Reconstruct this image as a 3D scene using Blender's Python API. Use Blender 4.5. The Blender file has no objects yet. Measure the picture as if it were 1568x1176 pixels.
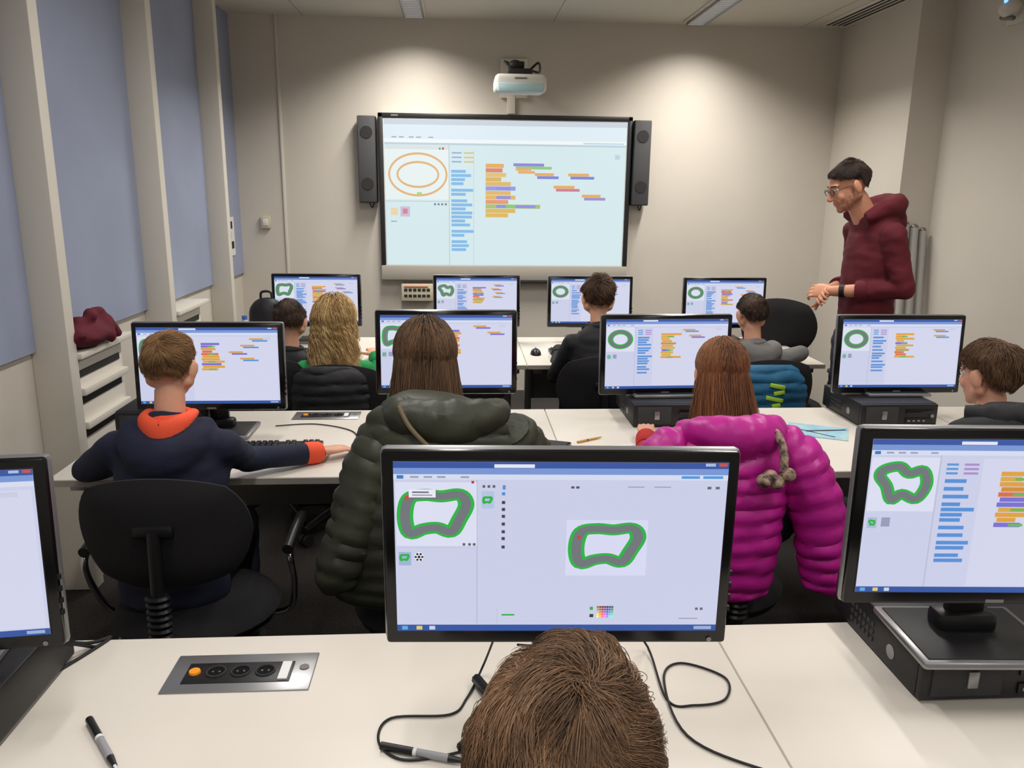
import bpy, bmesh, math, random
import numpy as np
from mathutils import Matrix, Vector, noise
V=Vector
rnd=random.Random(7)
SC=bpy.context.scene
COL=bpy.context.collection
LATER=[]   # objects are linked to the scene at the very end (keeps the mesh building fast)
SC.view_settings.view_transform='Standard'

# ------------------------------------------------------------ materials
def lin(c):
    out=[]
    for x in c[:3]:
        x=x/255.0
        out.append(x/12.92 if x<=0.04045 else ((x+0.055)/1.055)**2.4)
    return (out[0],out[1],out[2],1.0)
MATS={}
def mat(name,rgb,rough=.6,metal=0,bump=0,bscale=200,var=.0,vscale=8,spec=.4,rgb2=None):
    if name in MATS: return MATS[name]
    m=bpy.data.materials.new(name); m.use_nodes=True; nt=m.node_tree
    b=nt.nodes['Principled BSDF']; b.inputs['Roughness'].default_value=rough
    b.inputs['Metallic'].default_value=metal; b.inputs['Specular IOR Level'].default_value=spec
    tc=nt.nodes.new('ShaderNodeTexCoord')
    c=lin(rgb)
    if var>0 or rgb2:
        n=nt.nodes.new('ShaderNodeTexNoise'); n.inputs['Scale'].default_value=vscale; n.inputs['Detail'].default_value=4
        nt.links.new(tc.outputs['Object'],n.inputs['Vector'])
        r=nt.nodes.new('ShaderNodeValToRGB'); r.color_ramp.elements[0].position=.35; r.color_ramp.elements[1].position=.65
        if rgb2: c2=lin(rgb2); c1=c
        else:
            c1=tuple(x*(1-var) for x in c[:3])+(1,); c2=tuple(min(1,x*(1+var)) for x in c[:3])+(1,)
        r.color_ramp.elements[0].color=c1; r.color_ramp.elements[1].color=c2
        nt.links.new(n.outputs['Fac'],r.inputs['Fac']); nt.links.new(r.outputs['Color'],b.inputs['Base Color'])
    else: b.inputs['Base Color'].default_value=c
    if bump>0:
        n2=nt.nodes.new('ShaderNodeTexNoise'); n2.inputs['Scale'].default_value=bscale; n2.inputs['Detail'].default_value=3
        nt.links.new(tc.outputs['Object'],n2.inputs['Vector'])
        bp=nt.nodes.new('ShaderNodeBump'); bp.inputs['Strength'].default_value=bump; bp.inputs['Distance'].default_value=.004
        nt.links.new(n2.outputs['Fac'],bp.inputs['Height']); nt.links.new(bp.outputs['Normal'],b.inputs['Normal'])
    MATS[name]=m; return m
def emis(name,rgb,st=1.0):
    if name in MATS: return MATS[name]
    m=bpy.data.materials.new(name); m.use_nodes=True; b=m.node_tree.nodes['Principled BSDF']
    b.inputs['Base Color'].default_value=lin(rgb); b.inputs['Emission Color'].default_value=lin(rgb); b.inputs['Emission Strength'].default_value=st
    MATS[name]=m; return m
def attr_emis(name,st):
    m=bpy.data.materials.new(name); m.use_nodes=True; nt=m.node_tree; b=nt.nodes['Principled BSDF']
    a=nt.nodes.new('ShaderNodeAttribute'); a.attribute_name='Col'
    b.inputs['Base Color'].default_value=(.02,.02,.02,1); b.inputs['Roughness'].default_value=.4
    nt.links.new(a.outputs['Color'],b.inputs['Emission Color']); b.inputs['Emission Strength'].default_value=st
    return m
def hairmat(name,dark,light):
    m=bpy.data.materials.new(name); m.use_nodes=True; nt=m.node_tree; b=nt.nodes['Principled BSDF']
    a=nt.nodes.new('ShaderNodeAttribute'); a.attribute_name='hv'
    r=nt.nodes.new('ShaderNodeValToRGB'); r.color_ramp.elements[0].color=lin(dark); r.color_ramp.elements[1].color=lin(light)
    nt.links.new(a.outputs['Fac'],r.inputs['Fac']); nt.links.new(r.outputs['Color'],b.inputs['Base Color'])
    b.inputs['Roughness'].default_value=.55; b.inputs['Specular IOR Level'].default_value=.3
    return m

wallM=mat('painted_wall',(208,201,190),.85,bump=.08,bscale=300,var=.02,vscale=2)
whiteM=mat('white_laminate',(222,215,204),.42,bump=.02,bscale=400,var=.015,vscale=3)
pilM=mat('cream_paint',(218,212,201),.7,bump=.04,bscale=200)
blueM=mat('window_blind_fabric',(152,160,184),.8,bump=.1,bscale=500,var=.05,vscale=2)
ceilM=mat('ceiling_tile',(208,203,192),.9,bump=.15,bscale=250)
blackM=mat('black_plastic',(24,24,26),.38,bump=.05,bscale=600)
glossM=mat('gloss_black',(14,14,16),.18)
silverM=mat('silver_plastic',(150,150,152),.32,.7)
chromeM=mat('chrome',(200,200,205),.15,1)
greyM=mat('grey_metal',(120,118,114),.45,.5)
meshM=mat('black_fabric',(26,25,27),.9,bump=.4,bscale=500)
darkM=mat('dark_trim',(40,38,38),.6)
boardfrM=mat('board_frame',(52,52,54),.4,.4)
boardwM=mat('board_tray',(176,170,160),.5)
beigeM=mat('beige_plastic',(206,196,172),.5)
pcM=mat('pc_black',(30,30,32),.45,bump=.1,bscale=500)
pcgM=mat('pc_grille',(58,58,60),.5,bump=.8,bscale=900)
cableM=mat('cable_rubber',(22,22,24),.5)
paperM=mat('paper',(225,225,225),.8)
skinM=mat('skin',(216,160,132),.5,bump=.05,bscale=300,var=.04,vscale=15)
lipM=mat('lips',(186,118,102),.5)
denimM=mat('denim',(38,42,58),.85,bump=.3,bscale=500,var=.1)
shoeM=mat('shoe',(60,58,60),.6)
jacketNavy=mat('navy_sweater',(30,34,56),.85,bump=.35,bscale=350,var=.08)

# ------------------------------------------------------------ geometry
def g_loft(secs,xdir,n=20,sub=1,puff=None):
    """secs: (center,rx,ry) ; rings perpendicular to the path"""
    S=[(V(c),a,b) for c,a,b in secs]
    if sub>1:
        T=[]
        def cr(p0,p1,p2,p3,t): return 0.5*((2*p1)+(p2-p0)*t+(2*p0-5*p1+4*p2-p3)*t*t+(3*p1-p0-3*p2+p3)*t**3)
        m=len(S)
        for i in range(m-1):
            q=[S[max(i-1,0)],S[i],S[i+1],S[min(i+2,m-1)]]
            for k in range(sub):
                t=k/sub
                T.append((cr(q[0][0],q[1][0],q[2][0],q[3][0],t),max(.002,cr(q[0][1],q[1][1],q[2][1],q[3][1],t)),max(.002,cr(q[0][2],q[1][2],q[2][2],q[3][2],t))))
        T.append(S[-1]); S=T
    vs=[];fs=[];m=len(S); X=V(xdir).normalized(); L=0
    for i,(c,a,b) in enumerate(S):
        t=(S[min(i+1,m-1)][0]-S[max(i-1,0)][0])
        if t.length<1e-6: t=V((0,0,1))
        t.normalize()
        if i: L+=(c-S[i-1][0]).length
        xd=(X-t*X.dot(t))
        if xd.length<1e-3: xd=t.orthogonal()
        xd.normalize(); yd=t.cross(xd)
        for k in range(n):
            an=2*math.pi*k/n
            p=c+xd*a*math.cos(an)+yd*b*math.sin(an)
            if puff:
                sp,am,wr=puff
                nz=noise.noise(p*5.0)*sp*.5+noise.noise(p*16.0)*sp*.12
                h=abs(math.sin(math.pi*(L+nz)/sp))**.5
                o=am*(h-.5)+wr*noise.noise(p*11)+wr*.8*noise.noise(p*24)+wr*.5*noise.noise(p*48)
                d=(p-c)
                if d.length>1e-6: p=p+d.normalized()*o
            vs.append(p)
    for i in range(m-1):
        for k in range(n):
            k2=(k+1)%n
            fs.append((i*n+k,i*n+k2,(i+1)*n+k2,(i+1)*n+k))
    fs.append(tuple(range(n-1,-1,-1))); fs.append(tuple((m-1)*n+k for k in range(n)))
    return vs,fs
def g_cap(p0,p1,r0,r1,n=14):
    p0=V(p0);p1=V(p1);d=p1-p0;L=d.length
    if L<1e-6: d=V((0,0,1))
    d.normalize()
    secs=[]
    for a in (-80,-55,-30): secs.append((p0+d*r0*math.sin(math.radians(a)),)+(r0*math.cos(math.radians(a)),)*2)
    k=max(2,int(L/.02))
    for i in range(k+1):
        t=i/k; r=r0+(r1-r0)*t; secs.append((p0+d*L*t,r,r))
    for a in (30,55,80): secs.append((p1+d*r1*math.sin(math.radians(a)),)+(r1*math.cos(math.radians(a)),)*2)
    return g_loft(secs,d.orthogonal(),n)
def g_ell(c,r,M3=None,nu=20,nv=12):
    vs=[];fs=[];c=V(c)
    for j in range(1,nv):
        ph=math.pi*j/nv
        for i in range(nu):
            th=2*math.pi*i/nu
            p=V((r[0]*math.sin(ph)*math.cos(th),r[1]*math.sin(ph)*math.sin(th),r[2]*math.cos(ph)))
            if M3: p=M3@p
            vs.append(c+p)
    t=V((0,0,r[2]))
    if M3:t=M3@t
    vs.append(c+t);vs.append(c-t);T=len(vs)-2
    for j in range(nv-2):
        for i in range(nu):
            i2=(i+1)%nu; fs.append((j*nu+i,(j+1)*nu+i,(j+1)*nu+i2,j*nu+i2))
    for i in range(nu):
        i2=(i+1)%nu; fs.append((T,i,i2)); fs.append((T+1,(nv-2)*nu+i2,(nv-2)*nu+i))
    return vs,fs
def smoothpath(pts,k=8):
    pts=[V(p) for p in pts];o=[];m=len(pts)
    for i in range(m-1):
        p0,p1,p2,p3=pts[max(i-1,0)],pts[i],pts[i+1],pts[min(i+2,m-1)]
        for j in range(k):
            t=j/k; o.append(0.5*((2*p1)+(p2-p0)*t+(2*p0-5*p1+4*p2-p3)*t*t+(3*p1-p0-3*p2+p3)*t**3))
    o.append(pts[-1]);return o
def g_tube(pts,r,n=8,smooth=8):
    P=smoothpath(pts,smooth) if smooth else [V(p) for p in pts]
    vs=[];fs=[];m=len(P);prev=None
    for i,c in enumerate(P):
        t=(P[min(i+1,m-1)]-P[max(i-1,0)]).normalized()
        if prev is None: x=t.orthogonal().normalized()
        else:
            x=prev-t*prev.dot(t); x=x.normalized() if x.length>1e-5 else t.orthogonal().normalized()
        prev=x;y=t.cross(x)
        rr=r if not callable(r) else r(i/(m-1))
        for k in range(n):
            a=2*math.pi*k/n; vs.append(c+x*rr*math.cos(a)+y*rr*math.sin(a))
    for i in range(m-1):
        for k in range(n):
            k2=(k+1)%n; fs.append((i*n+k,i*n+k2,(i+1)*n+k2,(i+1)*n+k))
    fs.append(tuple(range(n-1,-1,-1))); fs.append(tuple((m-1)*n+k for k in range(n)))
    return vs,fs
def g_ring(c,rx,ry,r,X,Y,n=24,m=8):
    """closed torus"""
    vs=[];fs=[];c=V(c);X=V(X);Y=V(Y);Z=X.cross(Y)
    for i in range(n):
        a=2*math.pi*i/n; o=X*rx*math.cos(a)+Y*ry*math.sin(a); u=o.normalized()
        for k in range(m):
            b=2*math.pi*k/m; vs.append(c+o+u*r*math.cos(b)+Z*r*math.sin(b)*1.3)
    for i in range(n):
        for k in range(m):
            i2=(i+1)%n;k2=(k+1)%m; fs.append((i*m+k,i2*m+k,i2*m+k2,i*m+k2))
    return vs,fs
def g_box(c,s,bev=0,seg=2,M=None):
    bm=bmesh.new(); bmesh.ops.create_cube(bm,size=1)
    bmesh.ops.scale(bm,vec=V(s),verts=bm.verts)
    if bev>0: bmesh.ops.bevel(bm,geom=bm.edges[:],offset=min(bev,min(s)*.49),segments=seg,profile=.5,affect='EDGES')
    if M: bmesh.ops.transform(bm,matrix=M,verts=bm.verts)
    bm.verts.index_update()
    vs=[v.co+V(c) for v in bm.verts]; fs=[tuple(v.index for v in f.verts) for f in bm.faces]; bm.free()
    return vs,fs
class MB:
    def __init__(s): s.v=[];s.f=[];s.m=[];s.sm=[];s.mats=[]
    def add(s,g,m,smooth=True,M=None):
        vs,fs=g
        if M: vs=[M@v for v in vs]
        o=len(s.v)
        if m not in s.mats: s.mats.append(m)
        k=s.mats.index(m)
        s.v+=[tuple(v) for v in vs]
        for f in fs: s.f.append(tuple(i+o for i in f)); s.m.append(k); s.sm.append(smooth)
        return s
    def box(s,c,sz,m,bev=0,M=None): return s.add(g_box(c,sz,bev,2,M),m,False)
    def bx(s,x0,x1,y0,y1,z0,z1,m,bev=0): return s.box(((x0+x1)/2,(y0+y1)/2,(z0+z1)/2),(abs(x1-x0),abs(y1-y0),abs(z1-z0)),m,bev)
    def cyl(s,p0,p1,r,m,n=20,r1=None):
        p0=V(p0);p1=V(p1);d=(p1-p0)
        return s.add(g_loft([(p0,r,r),(p1,r1 or r,r1 or r)],d.orthogonal(),n),m)
    def obj(s,name,parent=None,M=None):
        me=bpy.data.meshes.new(name); me.from_pydata(s.v,[],s.f)
        for m in s.mats: me.materials.append(m)
        me.polygons.foreach_set('material_index',s.m); me.polygons.foreach_set('use_smooth',s.sm); me.update()
        try: me.set_sharp_from_angle(angle=math.radians(40))
        except Exception: pass
        o=bpy.data.objects.new(name,me); LATER.append(o)
        if parent: o.parent=parent
        if M is not None: o.matrix_local=M
        return o
CACHE={}
def inst(key,name,build,loc,rz=0):
    if key not in CACHE: o=build().obj(name); CACHE[key]=o.data
    else: o=bpy.data.objects.new(name,CACHE[key]); LATER.append(o)
    o.location=loc; o.rotation_euler=(0,0,rz); return o
def empty(name,loc=(0,0,0),rz=0,parent=None):
    o=bpy.data.objects.new(name,None); LATER.append(o); o.empty_display_size=.1
    o.location=loc;o.rotation_euler=(0,0,rz)
    if parent:o.parent=parent
    return o
def fuse(name,parts,voxel,parent,smooth=4,off=V((0,0,0)),disp=0):
    """parts: (geom,material) -> one continuous voxel-fused surface"""
    vs=[];fs=[];tags=[];mats=[]
    for g,m in parts:
        o=len(vs); vs+=[v-off for v in g[0]]; fs+=[tuple(i+o for i in f) for f in g[1]]
        if m not in mats: mats.append(m)
        tags+=[mats.index(m)]*len(g[0])
    me=bpy.data.meshes.new('tmp'); me.from_pydata([tuple(v) for v in vs],[],fs); me.update()
    ob=bpy.data.objects.new('tmp',me); COL.objects.link(ob)
    r=ob.modifiers.new('r','REMESH'); r.mode='VOXEL'; r.voxel_size=voxel; r.use_smooth_shade=True
    sm=ob.modifiers.new('s','SMOOTH'); sm.factor=.5; sm.iterations=smooth
    dg=bpy.context.evaluated_depsgraph_get()
    nm=bpy.data.meshes.new_from_object(ob.evaluated_get(dg))
    bpy.data.objects.remove(ob); bpy.data.meshes.remove(me); nm.materials.clear()
    for m in mats: nm.materials.append(m)
    if len(mats)>1:
        ce=np.empty(len(nm.polygons)*3,np.float32); nm.polygons.foreach_get('center',ce); ce=ce.reshape(-1,3)
        va=np.array([tuple(v) for v in vs],np.float32); v2=(va*va).sum(1); tg=np.array(tags)
        ix=[]
        for q0 in range(0,len(ce),1500): ix.append(tg[(v2[None,:]-2*ce[q0:q0+1500]@va.T).argmin(1)])
        nm.polygons.foreach_set('material_index',np.concatenate(ix).astype(np.int32))
    nm.polygons.foreach_set('use_smooth',[True]*len(nm.polygons))
    if disp:
        nr=[v.normal.copy() for v in nm.vertices]; cs=[v.co.copy() for v in nm.vertices]; out=[]
        for c_,n_ in zip(cs,nr):
            c_=c_+n_*(disp*(noise.noise(c_*9)+.6*noise.noise(c_*V((16,16,34))))); out+=[c_.x,c_.y,c_.z]
        nm.vertices.foreach_set('co',out)
    nm.name=name; nm.update()
    o=bpy.data.objects.new(name,nm); LATER.append(o); o.parent=parent
    return o

# ------------------------------------------------------------ room
D=6.2; CZ=2.81; XL=-1.5; XR=3.06; XRB=2.83; YB=-2.2
def slab(name,x0,x1,y0,y1,z0,z1,m):
    return MB().bx(x0,x1,y0,y1,z0,z1,m).obj(name)
carpet=mat('carpet',(46,43,42),.95,bump=.9,bscale=500,rgb2=(66,61,58),vscale=120)
slab('floor',-1.8,3.3,YB-.1,D+.1,-.1,0,carpet)
slab('wall_front',-1.8,3.3,D,D+.12,0,CZ+.1,wallM)
slab('wall_back',-1.8,3.3,YB-.12,YB,0,CZ+.1,wallM)
slab('wall_left',-1.75,-1.64,YB,D,0,CZ+.1,wallM)
w=MB(); w.bx(XR,XR+.12,YB,D,0,CZ+.1,wallM); w.bx(XRB,XR,5.15,D,0,CZ+.1,wallM); w.obj('wall_right')
# ceiling with tile seams
c=MB(); c.bx(-1.8,3.3,YB-.1,D+.1,CZ,CZ+.1,ceilM)
seam=mat('ceiling_seam',(176,170,160),.9)
for y in [D-.9-1.2*i for i in range(7)]: c.bx(-1.64,3.06,y-.004,y+.004,CZ-.0015,CZ+.001,seam)
for x in (-1.1,.68,2.5): c.bx(x-.004,x+.004,YB,D,CZ-.0015,CZ+.001,seam)
c.obj('ceiling')
b=MB(); b.bx(-1.6,XRB,D-.015,D,0,.08,greyM); b.obj('baseboard_front')
b=MB(); b.bx(XR-.015,XR,YB,5.15,0,.08,greyM); b.obj('baseboard_right')
# pilasters + windows
PY=[-1.43,-.29,.85,1.99,3.13,4.27,5.41]
p=MB()
for y in PY: p.bx(-1.64,XL,y,y+.07,0,CZ,pilM,.004)
p.obj('trim_pilasters')
for i,y in enumerate(PY):
    y1=(PY[i+1] if i+1<len(PY) else D)
    q=MB()
    q.bx(-1.64,-1.62,y+.07,y1,1.0,CZ,blueM)
    q.bx(-1.64,-1.605,y+.07,y+.12,1.0,CZ,darkM,.003)
    q.bx(-1.64,-1.60,y+.12,y+.15,1.0,CZ,pilM,.003)
    q.bx(-1.605,-1.585,y+.085,y+.105,1.60,1.66,greyM,.003)
    q.bx(-1.59,-1.575,y+.085,y+.20,1.64,1.655,greyM,.003)
    q.obj('window_%d'%(i+1))
    if i<6:
        s=MB(); ye=y+.07+.52
        s.bx(-1.64,XL+.015,y+.07,ye,.955,.98,pilM,.004)
        s.bx(-1.64,XL-.03,y+.07,ye-.04,.0,.955,pilM,.003)
        for z in (.62,.76,.87): s.bx(XL-.032,XL-.026,y+.12,ye-.08,z,z+.028,darkM)
        s.bx(XL-.03,XL-.0,y+.1,ye-.06,.66,.69,pilM,.003)
        s.bx(XL-.03,XL-.0,y+.1,ye-.06,.80,.83,pilM,.003)
        s.obj('window_sill_shelf')
# wall trim + switch
MB().bx(-1.30,-1.28,D-.012,D,0,CZ,pilM,.003).obj('trim_1')
t=MB(); t.bx(-1.47,-1.40,D-.03,D-.002,1.33,1.42,beigeM,.006); t.bx(-1.455,-1.415,D-.036,D-.028,1.35,1.40,paperM,.003); t.obj('light_switch')
t=MB(); t.bx(-1.618,-1.614,5.75,5.98,1.15,1.42,paperM)
for a,bb in ((5.77,1.34),(5.86,1.34),(5.77,1.2),(5.88,1.2),(5.82,1.27)): t.bx(-1.6135,-1.612,a,a+.07,bb,bb+.05,darkM)
t.obj('notice_poster')
# vent
t=MB(); t.bx(2.60,2.80,4.7,6.1,CZ-.008,CZ,pilM,.003)
for x in (2.63,2.67,2.71,2.75): t.bx(x,x+.02,4.75,6.05,CZ-.01,CZ-.007,darkM)
t.obj('ceiling_air_vent')
# sensor on right wall
t=MB(); t.add(g_ell((3.0,4.55,2.62),(.055,.07,.05)),pilM); t.bx(3.03,3.058,4.48,4.62,2.54,2.70,pilM,.01)
t.add(g_ell((2.955,4.53,2.65),(.010,.010,.010)),emis('blue_led',(90,140,255),3)); t.add(g_cap((2.99,4.60,2.58),(2.99,4.5,2.56),.012,.012),greyM); t.obj('motion_sensor')
# ceiling luminaires
lampM=emis('lamp_diffuser',(255,250,240),1.3)
LX=(-.31,1.68); LYs=(5.45,3.3,1.15,-1.0)
for x in LX:
    for y in LYs:
        def bl():
            l=MB(); l.bx(-.085,.085,-.63,.63,-.012,0,pilM,.003)
            l.bx(-.065,.065,-.6,.6,-.014,-.011,lampM)
            for k in range(25): l.bx(-.065,.065,-.6+k*.05-.003,-.6+k*.05+.003,-.03,-.012,silverM)
            l.bx(-.068,-.062,-.6,.6,-.03,-.012,silverM); l.bx(.062,.068,-.6,.6,-.03,-.012,silverM)
            return l
        inst('lamp','ceiling_light',bl,(x,y,CZ))
        ld=bpy.data.lights.new('strip_lamp','AREA'); ld.shape='RECTANGLE'; ld.size=.12; ld.size_y=1.0 if y>5 else 1.15
        ld.energy=29 if y>5 else 19; ld.color=(1,.955,.89) if y>5 else (1,.97,.93); ld.spread=math.radians(136 if y>5 else 165)
        lo=bpy.data.objects.new('strip_lamp',ld); LATER.append(lo); lo.location=(x,y-(.08 if y>5 else 0),CZ-.035)
wd=bpy.data.worlds.new('w'); SC.world=wd; wd.use_nodes=True; wd.node_tree.nodes['Background'].inputs[0].default_value=(.5,.6,.8,1); wd.node_tree.nodes['Background'].inputs[1].default_value=.3
# ------------------------------------------------------------ screen pictures
def track_pts(kind):
    K={'bean':[(-.85,-.72),(-.35,-.88),(.2,-.82),(.8,-.9),(1.0,-.45),(.78,.2),(.5,.78),(.05,.6),(-.4,.66),(-.85,.85),(-1,.1)],
       'tri':[(-.8,-.75),(-.2,-.9),(.2,-.55),(.75,-.7),(.95,.0),(.6,.75),(.0,.5),(-.4,.8),(-.65,.1),(-.95,-.4)],
       'ring':[(math.cos(a*math.pi/6)*.95,math.sin(a*math.pi/6)*.85) for a in range(12)]}[kind]
    n=len(K);o=[]
    for i in range(n):
        p=[V(K[(i+j)%n]+(0,)) for j in (-1,0,1,2)]
        for k in range(6):
            t=k/6; o.append(0.5*((2*p[1])+(p[2]-p[0])*t+(2*p[0]-5*p[1]+4*p[2]-p[3])*t*t+(3*p[1]-p[0]-3*p[2]+p[3])*t**3))
    return o
def strip(items,kind,cx,cy,hx,hy,w,c,layer):
    P=track_pts(kind);n=len(P)
    L=[]
    for i in range(n):
        t=(P[(i+1)%n]-P[i-1]).normalized(); nn=V((-t.y,t.x,0)); L.append((P[i]+nn*w,P[i]-nn*w))
    for i in range(n):
        a,b=L[i];c2,d=L[(i+1)%n]
        items.append(([(cx+q.x*hx,cy+q.y*hy) for q in (a,c2,d,b)],c,layer))
GREEN=(38,178,66);GRAY=(112,116,122);WHT=(220,222,242);BG=(202,206,232)
def Rc(items,x0,y0,x1,y1,c,l=1): items.append(([(x0,y0),(x1,y0),(x1,y1),(x0,y1)],c,l))
def chrome_ui(it):
    Rc(it,0,0,1,1,BG,0); Rc(it,0,0,1,.035,(52,84,160),1); Rc(it,0,.035,1,.07,(120,150,212),1); Rc(it,.3,.012,.42,.032,(225,230,245),2)
    Rc(it,0,.07,1,.1,(214,220,240),1); Rc(it,.01,.075,.03,.095,(60,120,190),2)
    for x in (.05,.09,.13,.2): Rc(it,x,.08,x+.025,.09,(150,155,175),2)
    Rc(it,.93,.004,.96,.02,(170,190,225),2); Rc(it,.97,.004,.995,.02,(200,80,70),2)
    Rc(it,0,.962,1,1,(42,82,160),1)
    for x,cc in ((.015,(90,170,220)),(.06,(220,200,110)),(.1,(200,210,230))): Rc(it,x,.969,x+.018,.992,cc,2)
    Rc(it,.93,.97,.985,.99,(150,175,215),2)
def ui(kind,track='bean',seed=1,band=(.27,.16),col=GREEN,mid=GRAY):
    r=random.Random(seed);it=[];chrome_ui(it)
    def tr(cx,cy,hx,hy,l=2):
        strip(it,track,cx,cy,hx,hy,band[0],col,l)
        if mid: strip(it,track,cx,cy,hx,hy,band[1],mid,l+1)
    if kind=='paint':
        Rc(it,.005,.115,.248,.485,WHT); tr(.124,.3,.092,.128)
        Rc(it,.045,.155,.125,.2,(235,235,248),4); Rc(it,.055,.165,.105,.175,(120,120,140),5);Rc(it,.055,.183,.115,.19,(150,150,165),5)
        Rc(it,.033,.19,.045,.21,(200,70,60),5); Rc(it,.232,.105,.24,.12,(190,50,40),4)
        Rc(it,.247,.1,.25,.96,(180,185,210)); Rc(it,.005,.49,.247,.492,(180,185,210),2)
        for x in (.205,.222,.236): Rc(it,x,.465,x+.008,.48,(90,95,110),4)
        Rc(it,.01,.52,.048,.6,(160,180,215)); strip(it,'bean',.028,.552,.012,.018,.35,GREEN,3)
        P=[(.072+.014*math.cos(a*.524),.548+.027*math.sin(a*.524)) for a in range(12)]; it.append((P,(236,236,244),2))
        for a in range(0,12,2): it.append(([(.072+.010*math.cos(a*.524)+.004*math.cos(k*1.05),.548+.019*math.sin(a*.524)+.007*math.sin(k*1.05)) for k in range(6)],(40,40,50),3))
        it.append(([(.072+.005*math.cos(k*1.05),.548+.009*math.sin(k*1.05)) for k in range(6)],(40,40,50),3))
        Rc(it,.262,.165,.3,.265,(180,195,225)); strip(it,'bean',.28,.215,.012,.018,.35,GREEN,3)
        for k,y in enumerate((.17,.22,.26,.3,.345,.39,.43,.48)): Rc(it,.323,y,.333,y+.018,(60,62,80) if k else (70,140,220),2)
        for x in (.265,.28,.295): Rc(it,x,.13,x+.008,.145,(90,95,110),2)
        Rc(it,.325,.13,.334,.155,(90,140,210),2)
        for x in (.53,.545): Rc(it,x,.135,x+.01,.148,(80,85,100),2)
        for x in (.70,.78): Rc(it,x,.135,x+.05,.142,(160,165,190),2)
        for x in (.94,.965): Rc(it,x,.135,x+.012,.15,(100,105,120),2)
        Rc(it,.86,.075,.915,.09,(80,150,220),2);Rc(it,.925,.075,.985,.09,(80,150,220),2)
        Rc(it,.52,.33,.768,.66,(216,218,244)); tr(.645,.485,.094,.12)
        Rc(it,.553,.42,.563,.44,(190,70,60),5)
        for i in range(7):
            for j in range(5):
                cc=[(250,200,40),(240,120,40),(220,50,60),(200,60,180),(90,70,200),(60,150,220),(60,190,110)][i]
                f=.55+.13*j; Rc(it,.622+i*.0075,.845+j*.015,.6285+i*.0075,.857+j*.015,tuple(min(255,int(x*f+30*j*.6)) for x in cc),3)
        Rc(it,.6,.85,.61,.87,GREEN,2);Rc(it,.6,.895,.612,.915,(40,60,60),2)
        Rc(it,.325,.895,.365,.905,GREEN,2); Rc(it,.31,.86,.312,.96,(190,195,215),1)
        for x in (.93,.945): Rc(it,x,.855,x+.009,.87,(100,105,120),2)
        Rc(it,.88,.92,.94,.925,(140,145,165),2)
    else:
        Rc(it,.005,.115,.235,.46,WHT); tr(.118,.285,.085,.125)
        Rc(it,.235,.1,.24,.96,(186,190,214)); Rc(it,.012,.5,.045,.57,(170,185,215),2); strip(it,track,.028,.535,.01,.018,.35,col,3)
        Rc(it,.06,.5,.09,.56,(150,155,185),2)
        Rc(it,.385,.12,.99,.955,(210,213,236),1)
        y=.15
        for k in range(3): Rc(it,.26,y,.30,y+.014,(90,150,215),2);Rc(it,.32,y,.37,y+.014,(170,140,200),2); y+=.028
        y=.25
        while y<.78:
            wd_=r.uniform(.06,.12); Rc(it,.26,y,.26+wd_,y+.024,(84,142,214),2); y+=r.choice((.034,.034,.05))
        y=.2; x=.45
        for k in range(11):
            cc=r.choice([(224,160,60),(224,160,60),(210,140,50),(120,110,210),(214,170,70),(216,110,70)])
            Rc(it,x+(.0 if k<2 else .008*(k%2)),y,x+r.uniform(.07,.17),y+.029,cc,2)
            if k%3==1: Rc(it,x+.05,y+.006,x+.1,y+.024,(110,180,90),3)
            y+=.033
        for k in range(r.choice((2,3,4))):
            X=r.uniform(.62,.82);Y=.14+.085*k
            Rc(it,X,Y,X+.1,Y+.022,(214,160,80),2);Rc(it,X+.02,Y+.024,X+.13,Y+.045,r.choice([(120,110,210),(90,150,215)]),2)
        Rc(it,.9,.13,.95,.16,(200,205,225),2)
    return it
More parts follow.
